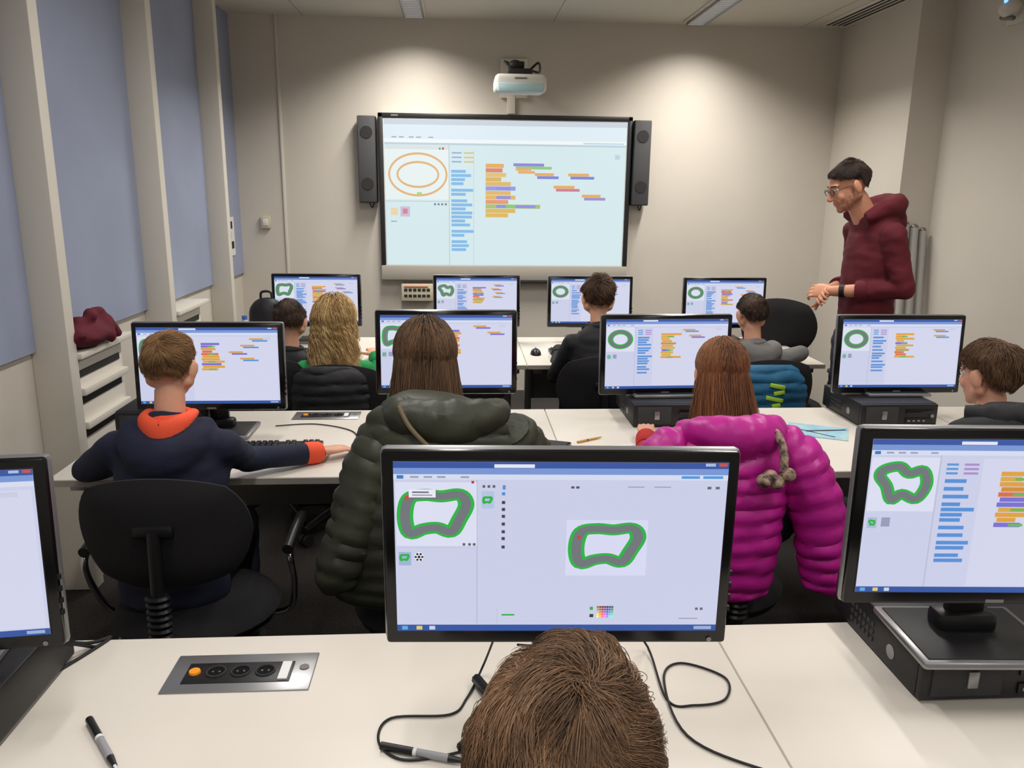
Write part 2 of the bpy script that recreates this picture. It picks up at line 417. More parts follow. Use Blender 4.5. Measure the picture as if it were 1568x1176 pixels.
def ui_board():
    it=[];r=random.Random(4);Bg=(210,230,234)
    Rc(it,0,0,1,1,Bg,0); Rc(it,0,0,1,.035,(200,210,220),1); Rc(it,0,.035,1,.13,(220,234,242),1);Rc(it,0,.13,1,.165,(236,244,246),1); Rc(it,0,.155,1,.168,(188,204,212),2)
    Rc(it,.82,.14,.99,.15,(190,214,232),2); Rc(it,0,.175,.26,.2,(214,222,226),1); Rc(it,.235,.185,.243,.2,(200,60,60),2);Rc(it,.222,.187,.23,.2,(60,170,90),2)
    for x in (.03,.06,.1,.13,.18): Rc(it,x,.115,x+.02,.122,(150,160,170),2)
    Rc(it,.0,.2,.262,.54,(228,238,238),1)
    for hx,hy in ((.122,.15),(.088,.092)):
        P=[(.135+hx*math.cos(a*math.pi/24),.37+hy*math.sin(a*math.pi/24)) for a in range(48)]
        Q=[(.135+(hx-.008)*math.cos(a*math.pi/24),.37+(hy-.015)*math.sin(a*math.pi/24)) for a in range(48)]
        for i in range(48): it.append(([P[i],P[(i+1)%48],Q[(i+1)%48],Q[i]],(222,176,120),2))
    Rc(it,.13,.49,.15,.51,(170,210,120),3)
    Rc(it,.262,.165,.265,1,(180,198,202),2); Rc(it,.365,.2,.367,1,(190,206,210),2); Rc(it,0,.55,.262,.556,(190,204,208),2)
    Rc(it,.02,.6,.05,.65,(230,210,170),2);Rc(it,.06,.59,.1,.66,(196,190,214),2); Rc(it,.07,.605,.09,.64,(220,120,140),3)
    for x in (.2,.215,.23,.245): Rc(it,x,.565,x+.008,.58,(120,130,150),3)
    Rc(it,.02,.69,.045,.697,(150,160,170),2)
    for x,cc in ((.28,(150,170,210)),(.33,(220,190,120))):
        for k in range(3): Rc(it,x-.005,.215+.03*k,x+.035,.225+.03*k,cc,2)
    y=.335
    while y<.9:
        Rc(it,.272,y,.272+r.uniform(.05,.095),y+.02,(128,184,230),2); y+=r.choice((.028,.028,.045))
    cs=[(226,170,90),(216,130,110),(222,190,110),(214,176,100),(222,180,100),(150,150,220),(222,180,100),(222,180,100),(226,150,110),(170,190,110),(220,180,90),(220,180,90)]
    y=.29
    for k,cc in enumerate(cs):
        x1=.42+[.07,.065,.08,.06,.1,.12,.1,.12,.09,.225,.12,.09][k]
        Rc(it,.415,y,x1,y+.028,cc,2)
        if k in(5,7,9): Rc(it,.46,y+.004,x1-.02,y+.024,(140,140,224),3)
        if k==9: Rc(it,.5,y+.004,.54,y+.024,(130,200,110),4)
        y+=.031
    for x,yy,ww,cc,c2 in ((.53,.285,.16,(140,130,214),(140,200,120)),(.54,.315,.08,(226,170,110),(226,170,110)),(.62,.35,.10,(226,170,90),(120,130,214)),(.76,.35,.11,(226,170,90),(120,130,214)),(.7,.435,.11,(226,170,90),(200,120,150)),(.82,.495,.1,(226,170,90),(150,140,200))):
        Rc(it,x,yy,x+ww*.8,yy+.02,cc,2);Rc(it,x+.01,yy+.021,x+ww,yy+.04,c2,2)
    Rc(it,.955,.22,.975,.25,(190,206,214),2)
    return it
lcdM=attr_emis('lcd_pixels',.98); projM=attr_emis('projected_image',1.0)
def picture(name,items,w,h,parent,M,m,step=.0004):
    vs=[];fs=[];cs=[]
    for P,c,l in items:
        o=len(vs)
        for (u,v) in P: vs.append(((u-.5)*w,-step*(l+1),(.5-v)*h))
        fs.append(tuple(range(o,o+len(P)))); cs+=list(lin(c))*len(P)
    me=bpy.data.meshes.new(name); me.from_pydata(vs,[],fs); me.materials.append(m)
    at=me.color_attributes.new('Col','FLOAT_COLOR','CORNER'); at.data.foreach_set('color',cs)
    o=bpy.data.objects.new(name,me); LATER.append(o); o.parent=parent; o.matrix_local=M
    return o
# ------------------------------------------------------------ monitor
def monitor(loc,base_z,items,rz=0,tilt=0,W=.53,H=.32,name='computer_monitor',style=0):
    x,y,z=loc
    root=empty(name,(x,y,base_z),rz)
    hz=z-base_z
    T=Matrix.Translation((0,0,hz))@Matrix.Rotation(math.radians(tilt),4,'X')
    b=MB()
    b.box((0,.012,0),(W,.022,H),silverM,.010)
    b.box((0,.003,0),(W-.006,.018,H-.006),glossM,.006)
    b.box((0,.030,0),(W*.86,.03,H*.8),blackM,.014)
    b.box((0,.048,-.01),(W*.45,.03,H*.5),blackM,.012)
    sw=W-.042;sh=H-.046
    b.box((0,-.0055,.004),(sw+.004,.003,sh+.004),blackM,.001)
    b.box((0,-.0065,-H/2+.010),(.032,.0012,.006),silverM)
    b.add(g_loft([((W/2-.03,-.0062,-H/2+.011),.004,.004),((W/2-.03,-.0075,-H/2+.011),.004,.004)],(1,0,0),10),silverM)
    for v in range(4): b.box((W/2-.004,0,-.1+.02*v),(.008,.006,.008),blackM)
    b.obj('bezel_and_back',root,T)
    picture('screen_picture',items,sw,sh,root,T@Matrix.Translation((0,-.0071,.004)),lcdM)
    s=MB()
    top=max(.05,hz)
    s.box((0,.075,top/2+.0),(.07,.022,top),blackM,.008)
    s.box((0,.062,hz-.01),(.09,.03,.09),blackM,.008)
    if style==0:
        s.box((0,.05,.008),(.26,.20,.014),silverM,.006); s.box((0,.05,.0155),(.235,.175,.003),pcM,.001)
        s.box((0,.075,.03),(.11,.05,.04),blackM,.012)
    else:
        for sx in (-1,1):
            s.add(g_tube([(sx*.03,.08,.03),(sx*.09,.10,.016),(sx*.13,.17,.011)],.010,8),blackM)
            s.add(g_tube([(sx*.03,.08,.03),(sx*.10,.04,.016),(sx*.15,-.02,.011)],.010,8),blackM)
        s.add(g_ell((0,.08,.03),(.06,.045,.028)),blackM)
    s.obj('stand',root)
    return root
def tower(x0,y0,z=.74,name='desktop_computer'):
    def bld():
        W,Dp,H=.31,.32,.092
        b=MB(); b.box((W/2,Dp/2+.012,H/2+.004),(W,Dp,H-.004),pcM,.005)
        b.box((W/2,.006,H/2+.003),(W-.002,.016,H-.006),pcM,.005)
        b.box((W*.27,-.003,H/2+.003),(W*.42,.006,H*.72),pcgM,.002)
        b.box((W*.30,-.007,H/2+.003),(.020,.004,H*.36),silverM,.002)
        b.box((W*.76,-.003,H*.68),(W*.36,.004,.02),glossM,.002); b.box((W*.76,-.004,H*.3),(W*.36,.004,.022),blackM,.002)
        for k in range(4): b.box((W*.62+.02*k,-.0065,H*.3),(.010,.003,.006),silverM)
        b.add(g_loft([((W*.92,-.002,H*.5),.008,.008),((W*.92,-.008,H*.5),.007,.007)],(1,0,0),12),silverM)
        b.add(g_loft([((-.001,.10,H*.45),.014,.014),((.002,.10,H*.45),.014,.014)],(0,1,0),14),silverM)
        for k in range(6):
            for j in range(3): b.box((-.0005,.17+.016*k,H*.3+.016*j),(.002,.010,.009),pcgM)
        for fx in (.03,W-.03):
            for fy in (.04,Dp-.03): b.cyl((fx,fy,0),(fx,fy,.006),.008,blackM,10)
        return b
    return inst('tower',name,bld,(x0,y0,z))
def keyboard(x,y,rz=0,z=.74):
    def bld():
        b=MB(); b.box((0,0,.008),(.44,.135,.014),blackM,.005)
        kg=g_box((0,0,0),(.016,.016,.007),.002)
        for j in range(6):
            for i in range(21):
                if i in (14,17) : continue
                b.add(([v+V((-.20+.02*i,.052-.0205*j,.018)) for v in kg[0]],kg[1]),pcM,False)
        return b
    return inst('kb','keyboard',bld,(x,y,z),rz)
def mouse(x,y,rz=0,z=.74):
    def bld():
        b=MB(); vs,fs=g_ell((0,0,.0),(.030,.052,.034)); vs=[V((v.x,v.y,max(v.z,0.0))) for v in vs]; b.add((vs,fs),blackM)
        b.add(g_ell((0,.025,.031),(.004,.010,.006)),silverM); return b
    return inst('ms','computer_mouse',bld,(x,y,z),rz)
# ------------------------------------------------------------ desks
edgeM=mat('desk_edge',(150,144,136),.5)
def desk(x0,x1,y0,y1,seams):
    b=MB(); xs=[x0]+seams+[x1]
    for i in range(len(xs)-1):
        a=xs[i]+(.0015 if i else 0); c=xs[i+1]-.0015
        b.bx(a,c,y0,y1,.715,.74,whiteM,.003)
        b.bx(a+.001,c-.001,y0-.0012,y0+.002,.717,.7365,edgeM)
        for X in (a+.06,c-.06):
            b.bx(X-.025,X+.025,y0+.06,y1-.06,.68,.714,silverM,.003)
            b.bx(X-.02,X+.02,y1-.18,y1-.12,.03,.68,silverM,.004)
            b.bx(X-.03,X+.03,y0+.06,y1-.03,0,.03,silverM,.006)
        b.bx(a+.05,c-.05,y1-.12,y1-.10,.38,.70,greyM,.002)
    b.bx(x0+.1,x1-.1,y1-.2,y1-.1,.60,.62,greyM)
    return b.obj('classroom_desk')
desk(-1.08,2.12,.72,1.49,[.52]); desk(-1.27,2.55,2.42,3.21,[.35,1.95]); desk(-1.25,1.95,4.08,4.90,[.35])
def grommet(x0,x1,y0,y1,z=.74):
    b=MB(); b.bx(x0,x1,y0,y1,z-.001,z+.003,silverM,.002)
    b.bx(x0+.03,x1-.04,y0+.025,y1-.03,z+.0025,z+.004,blackM,.001)
    for k in range(3):
        cx=x0+.085+.045*k;cy=(y0+y1)/2
        b.add(g_ring((cx,cy,z+.005),.017,.017,.0018,(1,0,0),(0,1,0),20,6),pcgM)
        b.add(g_loft([((cx,cy,z+.004),.015,.015),((cx,cy,z+.0045),.015,.015)],(1,0,0),16),glossM)
        for o in (-.006,.006): b.add(g_loft([((cx+o,cy,z+.0045),.002,.002),((cx+o,cy,z+.0052),.002,.002)],(1,0,0),8),silverM)
    b.add(g_loft([((x0+.046,(y0+y1)/2,z+.004),.011,.011),((x0+.046,(y0+y1)/2,z+.008),.010,.010)],(1,0,0),16),mat('orange_button',(240,150,30),.4))
    b.bx(x1-.062,x1-.045,y0+.03,y1-.035,z+.004,z+.007,paperM)
    b.add(g_loft([((x1-.02,(y0+y1)/2+.01,z+.003),.009,.009),((x1-.02,(y0+y1)/2+.01,z+.0045),.009,.009)],(1,0,0),14),greyM)
    return b.obj('desk_power_socket_panel')
grommet(-.54,-.275,1.30,1.42); grommet(-.66,-.40,3.07,3.18)
# ------------------------------------------------------------ monitors
monitor((.15,1.13,1.088),.74,ui('paint','bean'),rz=math.radians(-2.5),tilt=1,style=1,W=.54,H=.325)
monitor((.918,1.21,1.092),.833,ui('blocks','tri',3),rz=math.radians(-3),tilt=0)
monitor((-.90,1.19,1.055),.833,ui('blocks','bean',5),rz=math.radians(6),tilt=-3)
tower(.81,1.21); tower(-1.05,1.10)
monitor((-.89,2.86,1.0),.74,ui('blocks','bean',8),tilt=-3)
monitor((-.05,2.96,1.03),.74,ui('blocks','bean',9),tilt=-3)
monitor((.81,3.06,1.0),.833,ui('blocks','ring',10),tilt=-3,rz=math.radians(2))
monitor((1.76,3.06,1.0),.833,ui('blocks','ring',11),tilt=-3)
tower(.66,2.93); tower(1.55,2.91); tower(-1.24,2.86)
monitor((-.83,4.72,.99),.74,ui('blocks','bean',12),W=.515,H=.31,tilt=-3)
monitor((.10,4.74,.985),.74,ui('blocks','tri',13),W=.515,H=.31,tilt=-3)
monitor((.78,4.76,.98),.74,ui('blocks','ring',14),W=.515,H=.31,tilt=-3)
monitor((1.60,4.76,.975),.74,ui('blocks','ring',15),W=.515,H=.31,tilt=-3)
keyboard(-.70,2.68,.05); keyboard(0.02,2.74); keyboard(.86,2.66); keyboard(1.72,2.66)
keyboard(-.8,4.40); keyboard(.72,4.40); keyboard(1.5,4.40); mouse(.42,4.36); mouse(-.32,2.64); mouse(.41,.95)
keyboard(.12,.92); keyboard(.98,.95)
# ------------------------------------------------------------ interactive whiteboard
r=empty('interactive_whiteboard',(.345,D,1.56))
b=MB(); WB,HB=1.86,1.20
b.bx(-WB/2,WB/2,-.07,-.004,-HB/2,HB/2,boardwM,.006)
b.bx(-WB/2,WB/2,-.085,-.06,HB/2-.035,HB/2,boardfrM,.006)
b.bx(-WB/2,-WB/2+.035,-.085,-.06,-HB/2,HB/2,boardfrM,.006); b.bx(WB/2-.035,WB/2,-.085,-.06,-HB/2,HB/2,boardfrM,.006)
b.bx(-WB/2+.035,WB/2-.035,-.078,-.068,-HB/2+.10,HB/2-.035,mat('board_white',(200,204,204),.5))
b.bx(-WB/2,WB/2,-.088,-.06,-HB/2,-HB/2+.11,boardwM,.006)
b.bx(-.3,WB/2-.05,-.10,-.06,-HB/2-.02,-HB/2+.0,darkM,.004)
b.box((-WB/2+.12,-.087,HB/2-.017),(.05,.002,.012),silverM)
b.obj('board_body',r)
picture('projected_image',ui_board(),1.775,1.045,r,Matrix.Translation((0,-.0785,.035)),projM)
def speaker(x):
    b=MB(); b.bx(x-.062,x+.062,D-.13,D-.03,1.53,2.13,mat('speaker_grey',(72,72,74),.6,bump=.5,bscale=700),.008)
    b.bx(x-.066,x+.066,D-.11,D-.03,1.525,2.135,blackM,.008)
    for z in (2.02,1.66): b.add(g_loft([((x,D-.128,z),.045,.045),((x,D-.134,z),.043,.043)],(1,0,0),20),darkM)
    b.bx(x-.03,x+.03,D-.04,D-.003,1.7,1.95,blackM)
    b.add(g_tube([(x,D-.05,1.53),(x+.02,D-.03,1.49),(x+.04,D-.02,1.55)],.004,6),cableM)
    return b.obj('loudspeaker')
speaker(-.665); speaker(1.345)
# projector on wall arm
b=MB(); py=5.62
body,bf=g_box((0,0,0),(.34,.27,.12),.035,4)
body=[V((v.x,v.y,v.z*(1-.25*max(0,v.y/.13)))) for v in body]
b.add((body,bf),mat('projector_white',(212,210,202),.4),True,Matrix.Translation((.40,py,2.30)))
b.bx(.25,.55,py-.15,py-.11,2.245,2.30,mat('projector_lens_strip',(170,200,205),.2),.01)
b.bx(.36,.44,py-.137,py-.13,2.325,2.335,greyM)
b.bx(.32,.48,py-.07,py+.07,2.36,2.40,darkM,.01); b.bx(.37,.43,py-.02,D-.02,2.405,2.45,darkM,.008)
b.add(g_ell((.37,py,2.42),(.05,.05,.04)),darkM); b.add(g_tube([(.45,py+.02,2.38),(.52,py-.02,2.44),(.54,py+.1,2.40),(.50,py+.2,2.42)],.008,6),cableM)
b.add(g_tube([(.34,py-.05,2.40),(.30,py,2.45),(.36,py+.1,2.44)],.007,6),cableM)
b.bx(.30,.50,D-.03,D-.003,2.28,2.55,pilM,.006); b.bx(.35,.41,D-.035,D-.003,2.17,2.30,pilM,.004)
b.obj('short_throw_projector')
# small network box on wall
b=MB(); b.bx(-.44,-.20,D-.09,D-.003,.80,.93,beigeM,.006)
for i in range(6):
    for j in range(2): b.bx(-.42+.034*i,-.395+.034*i,D-.093,D-.089,.83+.045*j,.85+.045*j,darkM)
b.bx(-.42,-.24,D-.094,D-.089,.905,.912,mat('red_label',(180,70,60),.6)); b.obj('network_socket_box')
# leaning rolled poles at right
b=MB()
for i,(x,rr) in enumerate(((2.87,.022),(2.93,.025),(2.99,.022))):
    b.cyl((x,4.98-.02*i,.0),(x+.01,5.12,1.44-.02*i),rr,mat('pole_grey',(176,174,170),.5),14)
    b.add(g_ell((x+.01,5.12,1.44-.02*i),(rr,rr,rr)),greyM)
b.obj('rolled_banner_stands')
# water bottle, jackets on shelf
b=MB(); b.add(g_loft([((0,0,0),.03,.03),((0,0,.13),.032,.032),((0,0,.16),.025,.025),((0,0,.185),.012,.012)],(1,0,0),16),mat('bottle_plastic',(170,190,200),.15)); b.cyl((0,0,.185),(0,0,.205),.014,mat('bottle_cap',(60,110,190),.4)); o=b.obj('water_bottle'); o.location=(-1.17,4.42,.74)
def heap(name,c,r,m,seed,parts=9,vox=.012):
    q=random.Random(seed);P=[(g_ell((c[0],c[1],c[2]+r[2]*.3),(r[0],r[1],r[2]*.32)),m)]
    for i in range(parts):
        a=V((c[0]+q.uniform(-.7,.7)*r[0],c[1]+q.uniform(-.9,.9)*r[1],c[2]+q.uniform(.3,.95)*r[2]))
        d=V((q.uniform(-.6,.6)*r[0],q.uniform(-.6,.6)*r[1],-q.uniform(.2,.6)*r[2]))
        if a.z+d.z<c[2]+.02: d.z=c[2]+.02-a.z
        P.append((g_cap(a,a+d,r[2]*.17,r[2]*.13),m))
    rt=empty(name,c); o=fuse('cloth',P,vox,rt,3,V(c),.012); return rt
heap('maroon_jacket',(-1.53,3.33,.985),(.085,.17,.17),mat('maroon_cloth',(98,28,44),.85,bump=.4,bscale=300),3)
nyl=mat('black_nylon',(26,26,30),.55,bump=.3,bscale=200); b=MB()
b.add(g_loft([((0,0,.0),.075,.05),((0,0,.02),.10,.07),((0,0,.12),.105,.075),((0,0,.22),.09,.065),((0,0,.27),.05,.04),((0,0,.28),.01,.01)],(1,0,0),24,5,(.4,.0,.006)),nyl)
b.add(g_loft([((0,-.055,.02),.06,.03),((0,-.065,.05),.075,.035),((0,-.065,.12),.07,.03),((0,-.05,.15),.03,.015)],(1,0,0),20,4),nyl)
b.add(g_tube([(-.03,0,.26),(-.025,.0,.31),(.025,0,.31),(.03,0,.26)],.007,8),nyl); b.add(g_tube([(.06,-.04,.25),(.11,-.05,.18),(.10,-.05,.06)],.012,8),nyl)
o=b.obj('backpack'); o.location=(-1.09,4.60,.74)
# pens, pencil, phone, paper
def pen(p0,p1,c1,c2,r=.0065,name='marker_pen'):
    b=MB();a=V(p0);d=V(p1)-a
    b.cyl(a,a+d*.38,r,c1,14); b.cyl(a+d*.38,a+d*.42,r*1.04,c2,14); b.cyl(a+d*.42,a+d*.78,r*.95,c1 if name=='pencil' else mat('pen_grey',(150,150,155),.4),14); b.cyl(a+d*.78,a+d*.93,r*.95,c1,14,r*.6); b.cyl(a+d*.93,a+d,r*.4,c2,10,r*.15)
    return b.obj(name)
pen((-.625,1.225,.7475),(-.53,1.10,.7475),blackM,paperM); pen((-.13,1.135,.7475),(.01,1.09,.7475),blackM,paperM)
pen((.42,2.74,.745),(.52,2.80,.745),mat('yellow_paint',(200,150,60),.5),darkM,.004,'pencil')
b=MB(); b.box((0,0,.005),(.07,.14,.009),glossM,.004); b.box((0,0,.0098),(.062,.12,.0006),darkM); o=b.obj('mobile_phone'); o.location=(.32,2.72,.74); o.rotation_euler=(0,0,1.2)
b=MB(); b.box((0,0,.0015),(.22,.17,.002),mat('blue_paper',(120,180,215),.6,rgb2=(170,200,200),vscale=14)); b.box((.03,.02,.003),(.16,.012,.0008),darkM,0,Matrix.Rotation(.5,4,'Z')); b.box((.0,-.03,.003),(.14,.006,.0008),darkM,0,Matrix.Rotation(-.4,4,'Z')); o=b.obj('paper_worksheet'); o.location=(1.36,2.86,.74); o.rotation_euler=(0,0,-.45)
b=MB(); b.box((0,0,.001),(.15,.21,.002),paperM); o=b.obj('paper_sheet'); o.location=(.62,2.62,.74); o.rotation_euler=(0,0,.3)
# cables
def cable(pts,rr=.0022,name='monitor_cable'):
    b=MB(); b.add(g_tube(pts,rr,8,8),cableM); return b.obj(name)
cz=.7432
cable([(.06,1.27,.86),(.04,1.33,.76),(.01,1.26,cz),(-.02,1.215,cz),(-.12,1.21,cz),(-.135,1.15,cz),(-.09,1.105,cz),(-.0,1.12,cz),(.04,1.15,cz)])
cable([(.24,1.25,.9),(.36,1.40,.76),(.365,1.24,cz),(.41,1.22,cz),(.47,1.235,cz),(.49,1.30,cz),(.42,1.35,cz),(.375,1.30,cz),(.375,1.14,cz),(.48,1.05,cz),(.6,1.0,cz)])
cable([(.10,1.27,.84),(.15,1.40,.76),(.2,1.46,.75),(.24,1.5,.70)])
cable([(-.86,1.3,.9),(-.74,1.44,cz+.02),(-.70,1.49,cz),(-.76,1.36,cz),(-.85,1.24,cz),(-.86,1.1,cz),(-.72,1.0,cz)],.0035)
cable([(-.80,1.3,.86),(-.70,1.50,.70),(-.72,1.52,.55),(-.9,1.5,.5)],.0035)
cable([(1.08,1.55,.80),(1.2,1.47,.85),(1.15,1.35,.84),(1.35,1.3,cz),(1.5,1.4,cz)],.0035)
cable([(-.36,2.72,cz),(-.4,2.9,cz),(-.55,3.0,cz),(-.7,2.98,cz)]); cable([(-.95,2.1,.60),(-1.15,2.6,.62),(-1.2,3.0,.66)],.004)
cable([(-1.2,2.5,.67),(-1.1,2.42,.64),(-1.0,2.55,.62),(-1.15,2.7,.60)],.004)
# ------------------------------------------------------------ chairs
def chair(x,y,rz=0,arms=True,backtop=.92,name='office_chair'):
    def bld():
        b=MB()
        b.add(g_ell((0,0,.425),(.235,.225,.055),None,28,10),meshM)
        b.add(g_ell((0,0,.395),(.22,.21,.03),None,28,8),blackM)
        n=16;mv=10;vs=[];fs=[];bt=backtop;bb=bt-.29;hw=.20
        for side in (0,1):
            for j in range(mv+1):
                for i in range(n+1):
                    u=-1+2*i/n;v=-1+2*j/mv
                    su=u*math.sqrt(1-v*v/2.6);sv=v*math.sqrt(1-u*u/2.6)
                    th=.03*(1-max(abs(u),abs(v))**4)+.004
                    yy=-.235+.055*su*su-.03*(v*.5)**2-.02*v+(th if side else -th)
                    vs.append(V((su*hw*1.1,yy,(bt+bb)/2+sv*(bt-bb)/2*1.1)))
        K=(n+1)*(mv+1)
        for j in range(mv):
            for i in range(n):
                a=j*(n+1)+i
                fs.append((a,a+1,a+n+2,a+n+1)); fs.append((K+a,K+a+n+1,K+a+n+2,K+a+1))
        for i in range(n):
            fs.append((i,K+i,K+i+1,i+1)); a=mv*(n+1)+i; fs.append((a,a+1,K+a+1,K+a))
        for j in range(mv):
            a=j*(n+1); fs.append((a,a+n+1,K+a+n+1,K+a)); a+=n; fs.append((a,K+a,K+a+n+1,a+n+1))
        b.add((vs,fs),meshM)
        b.add(g_tube([(0,.0,.375),(0,-.20,.375),(0,-.285,.44),(0,-.285,.60),(0,-.275,bt-.12)],.017,10),blackM)
        for k in range(9): b.add(g_loft([((0,-.287,.45+k*.018),.026,.020),((0,-.287,.459+k*.018),.032,.024),((0,-.287,.466+k*.018),.026,.020)],(1,0,0),14),blackM)
        b.box((0,-.275,bt-.12),(.10,.02,.03),blackM,.006)
        b.box((0,0,.37),(.16,.16,.03),blackM,.008)
        b.cyl((0,0,.10),(0,0,.37),.025,blackM,16); b.cyl((0,0,.24),(0,0,.36),.015,chromeM,16)
        for k in range(5):
            a=k*2*math.pi/5+.3; d=V((math.cos(a),math.sin(a),0))
            b.add(g_tube([V((0,0,.12))+d*.02,V((0,0,.11))+d*.15,V((0,0,.08))+d*.28],lambda t:.024-.01*t,8),blackM)
            for o in (-.014,.014):
                pz=d.cross(V((0,0,1)))*o+V((0,0,.03))+d*.28
                b.cyl(pz-d.cross(V((0,0,1)))*.008,pz+d.cross(V((0,0,1)))*.008,.028,darkM,16)
            b.cyl(V((0,0,.03))+d*.28,V((0,0,.085))+d*.28,.008,blackM,8)
        if arms:
            for s in (-1,1):
                b.add(g_tube([(s*.12,.02,.385),(s*.25,.03,.39),(s*.285,-.02,.50),(s*.285,-.05,.60),(s*.28,.03,.625),(s*.275,.17,.62)],.010,10),chromeM)
                b.add(g_tube([(s*.28,-.06,.625),(s*.28,.05,.638),(s*.275,.18,.63)],.016,10),blackM)
        return b
    return inst(('ch',arms,backtop),name,bld,(x,y,0),rz)

# ------------------------------------------------------------ people
def head_parts(Mx,s,m,beard=None):
    R3=Mx.to_3x3(); jm=beard or m
    def E(c,r,rot=None,mm=None):
        M3=R3 if rot is None else R3@rot
        return (g_ell(Mx@(V(c)*s),tuple(k*s for k in r),M3),mm or m)
    def C(a,b,r0,r1,mm=None): return (g_cap(Mx@(V(a)*s),Mx@(V(b)*s),r0*s,r1*s),mm or m)
    P=[E((0,-.012,.03),(.074,.094,.083)),E((0,.028,-.028),(.06,.062,.085)),E((0,.046,-.070),(.045,.042,.034),None,jm),
       E((0,.072,-.092),(.023,.019,.017),None,jm),C((0,.086,.012),(0,.110,-.026),.008,.0115),E((0,.103,-.032),(.0165,.012,.009)),
       E((0,.072,.028),(.052,.020,.013)),E((.036,.066,-.03),(.022,.018,.022)),E((-.036,.066,-.03),(.022,.018,.022)),
       C((-.018,.086,-.054),(.018,.086,-.054),.0062,.0062,lipM),C((-.015,.084,-.065),(.015,.084,-.065),.0068,.0068,lipM),
       C((-.060,.0,-.048),(0,.066,-.085),.024,.021,jm),C((.060,.0,-.048),(0,.066,-.085),.024,.021,jm)]
    for sx in (-1,1):
        P.append(E((sx*.083,-.004,-.008),(.008,.022,.034),Matrix.Rotation(sx*-.35,3,'Z')@Matrix.Rotation(-.15,3,'X')))
        P.append(C((sx*.073,.004,-.005),(sx*.073,.004,-.032),.010,.007))
    return P
def eyes(Mx,s,parent,off,browm):
    b=MB()
    wh=mat('eye_white',(225,220,215),.2);ir=mat('iris',(60,45,35),.2)
    for sx in (-1,1):
        b.add(g_ell(Mx@(V((sx*.031,.077,.006))*s)-off,(.0125*s,)*3,None,14,10),wh)
        b.add(g_ell(Mx@(V((sx*.031,.0865,.005))*s)-off,(.0055*s,)*3,None,12,8),ir)
        b.add(g_cap(Mx@(V((sx*.018,.090,.030))*s)-off,Mx@(V((sx*.048,.080,.030))*s)-off,.0042*s,.003*s,8),browm)
        b.add(g_cap(Mx@(V((sx*.020,.087,.017))*s)-off,Mx@(V((sx*.044,.080,.015))*s)-off,.0045*s,.004*s,8),skinM)
    return b.obj('eyes_and_brows',parent)
def nf(d,seed,freq=3.0):
    rs=np.random.RandomState(seed); o=np.zeros_like(d)
    for a in (1.0,2.1,4.3):
        for c in range(3):
            k=rs.normal(size=3); k/=np.linalg.norm(k)
            o[:,c]+=np.sin(d@k*freq*a+rs.uniform(0,6.28))/a
    return o
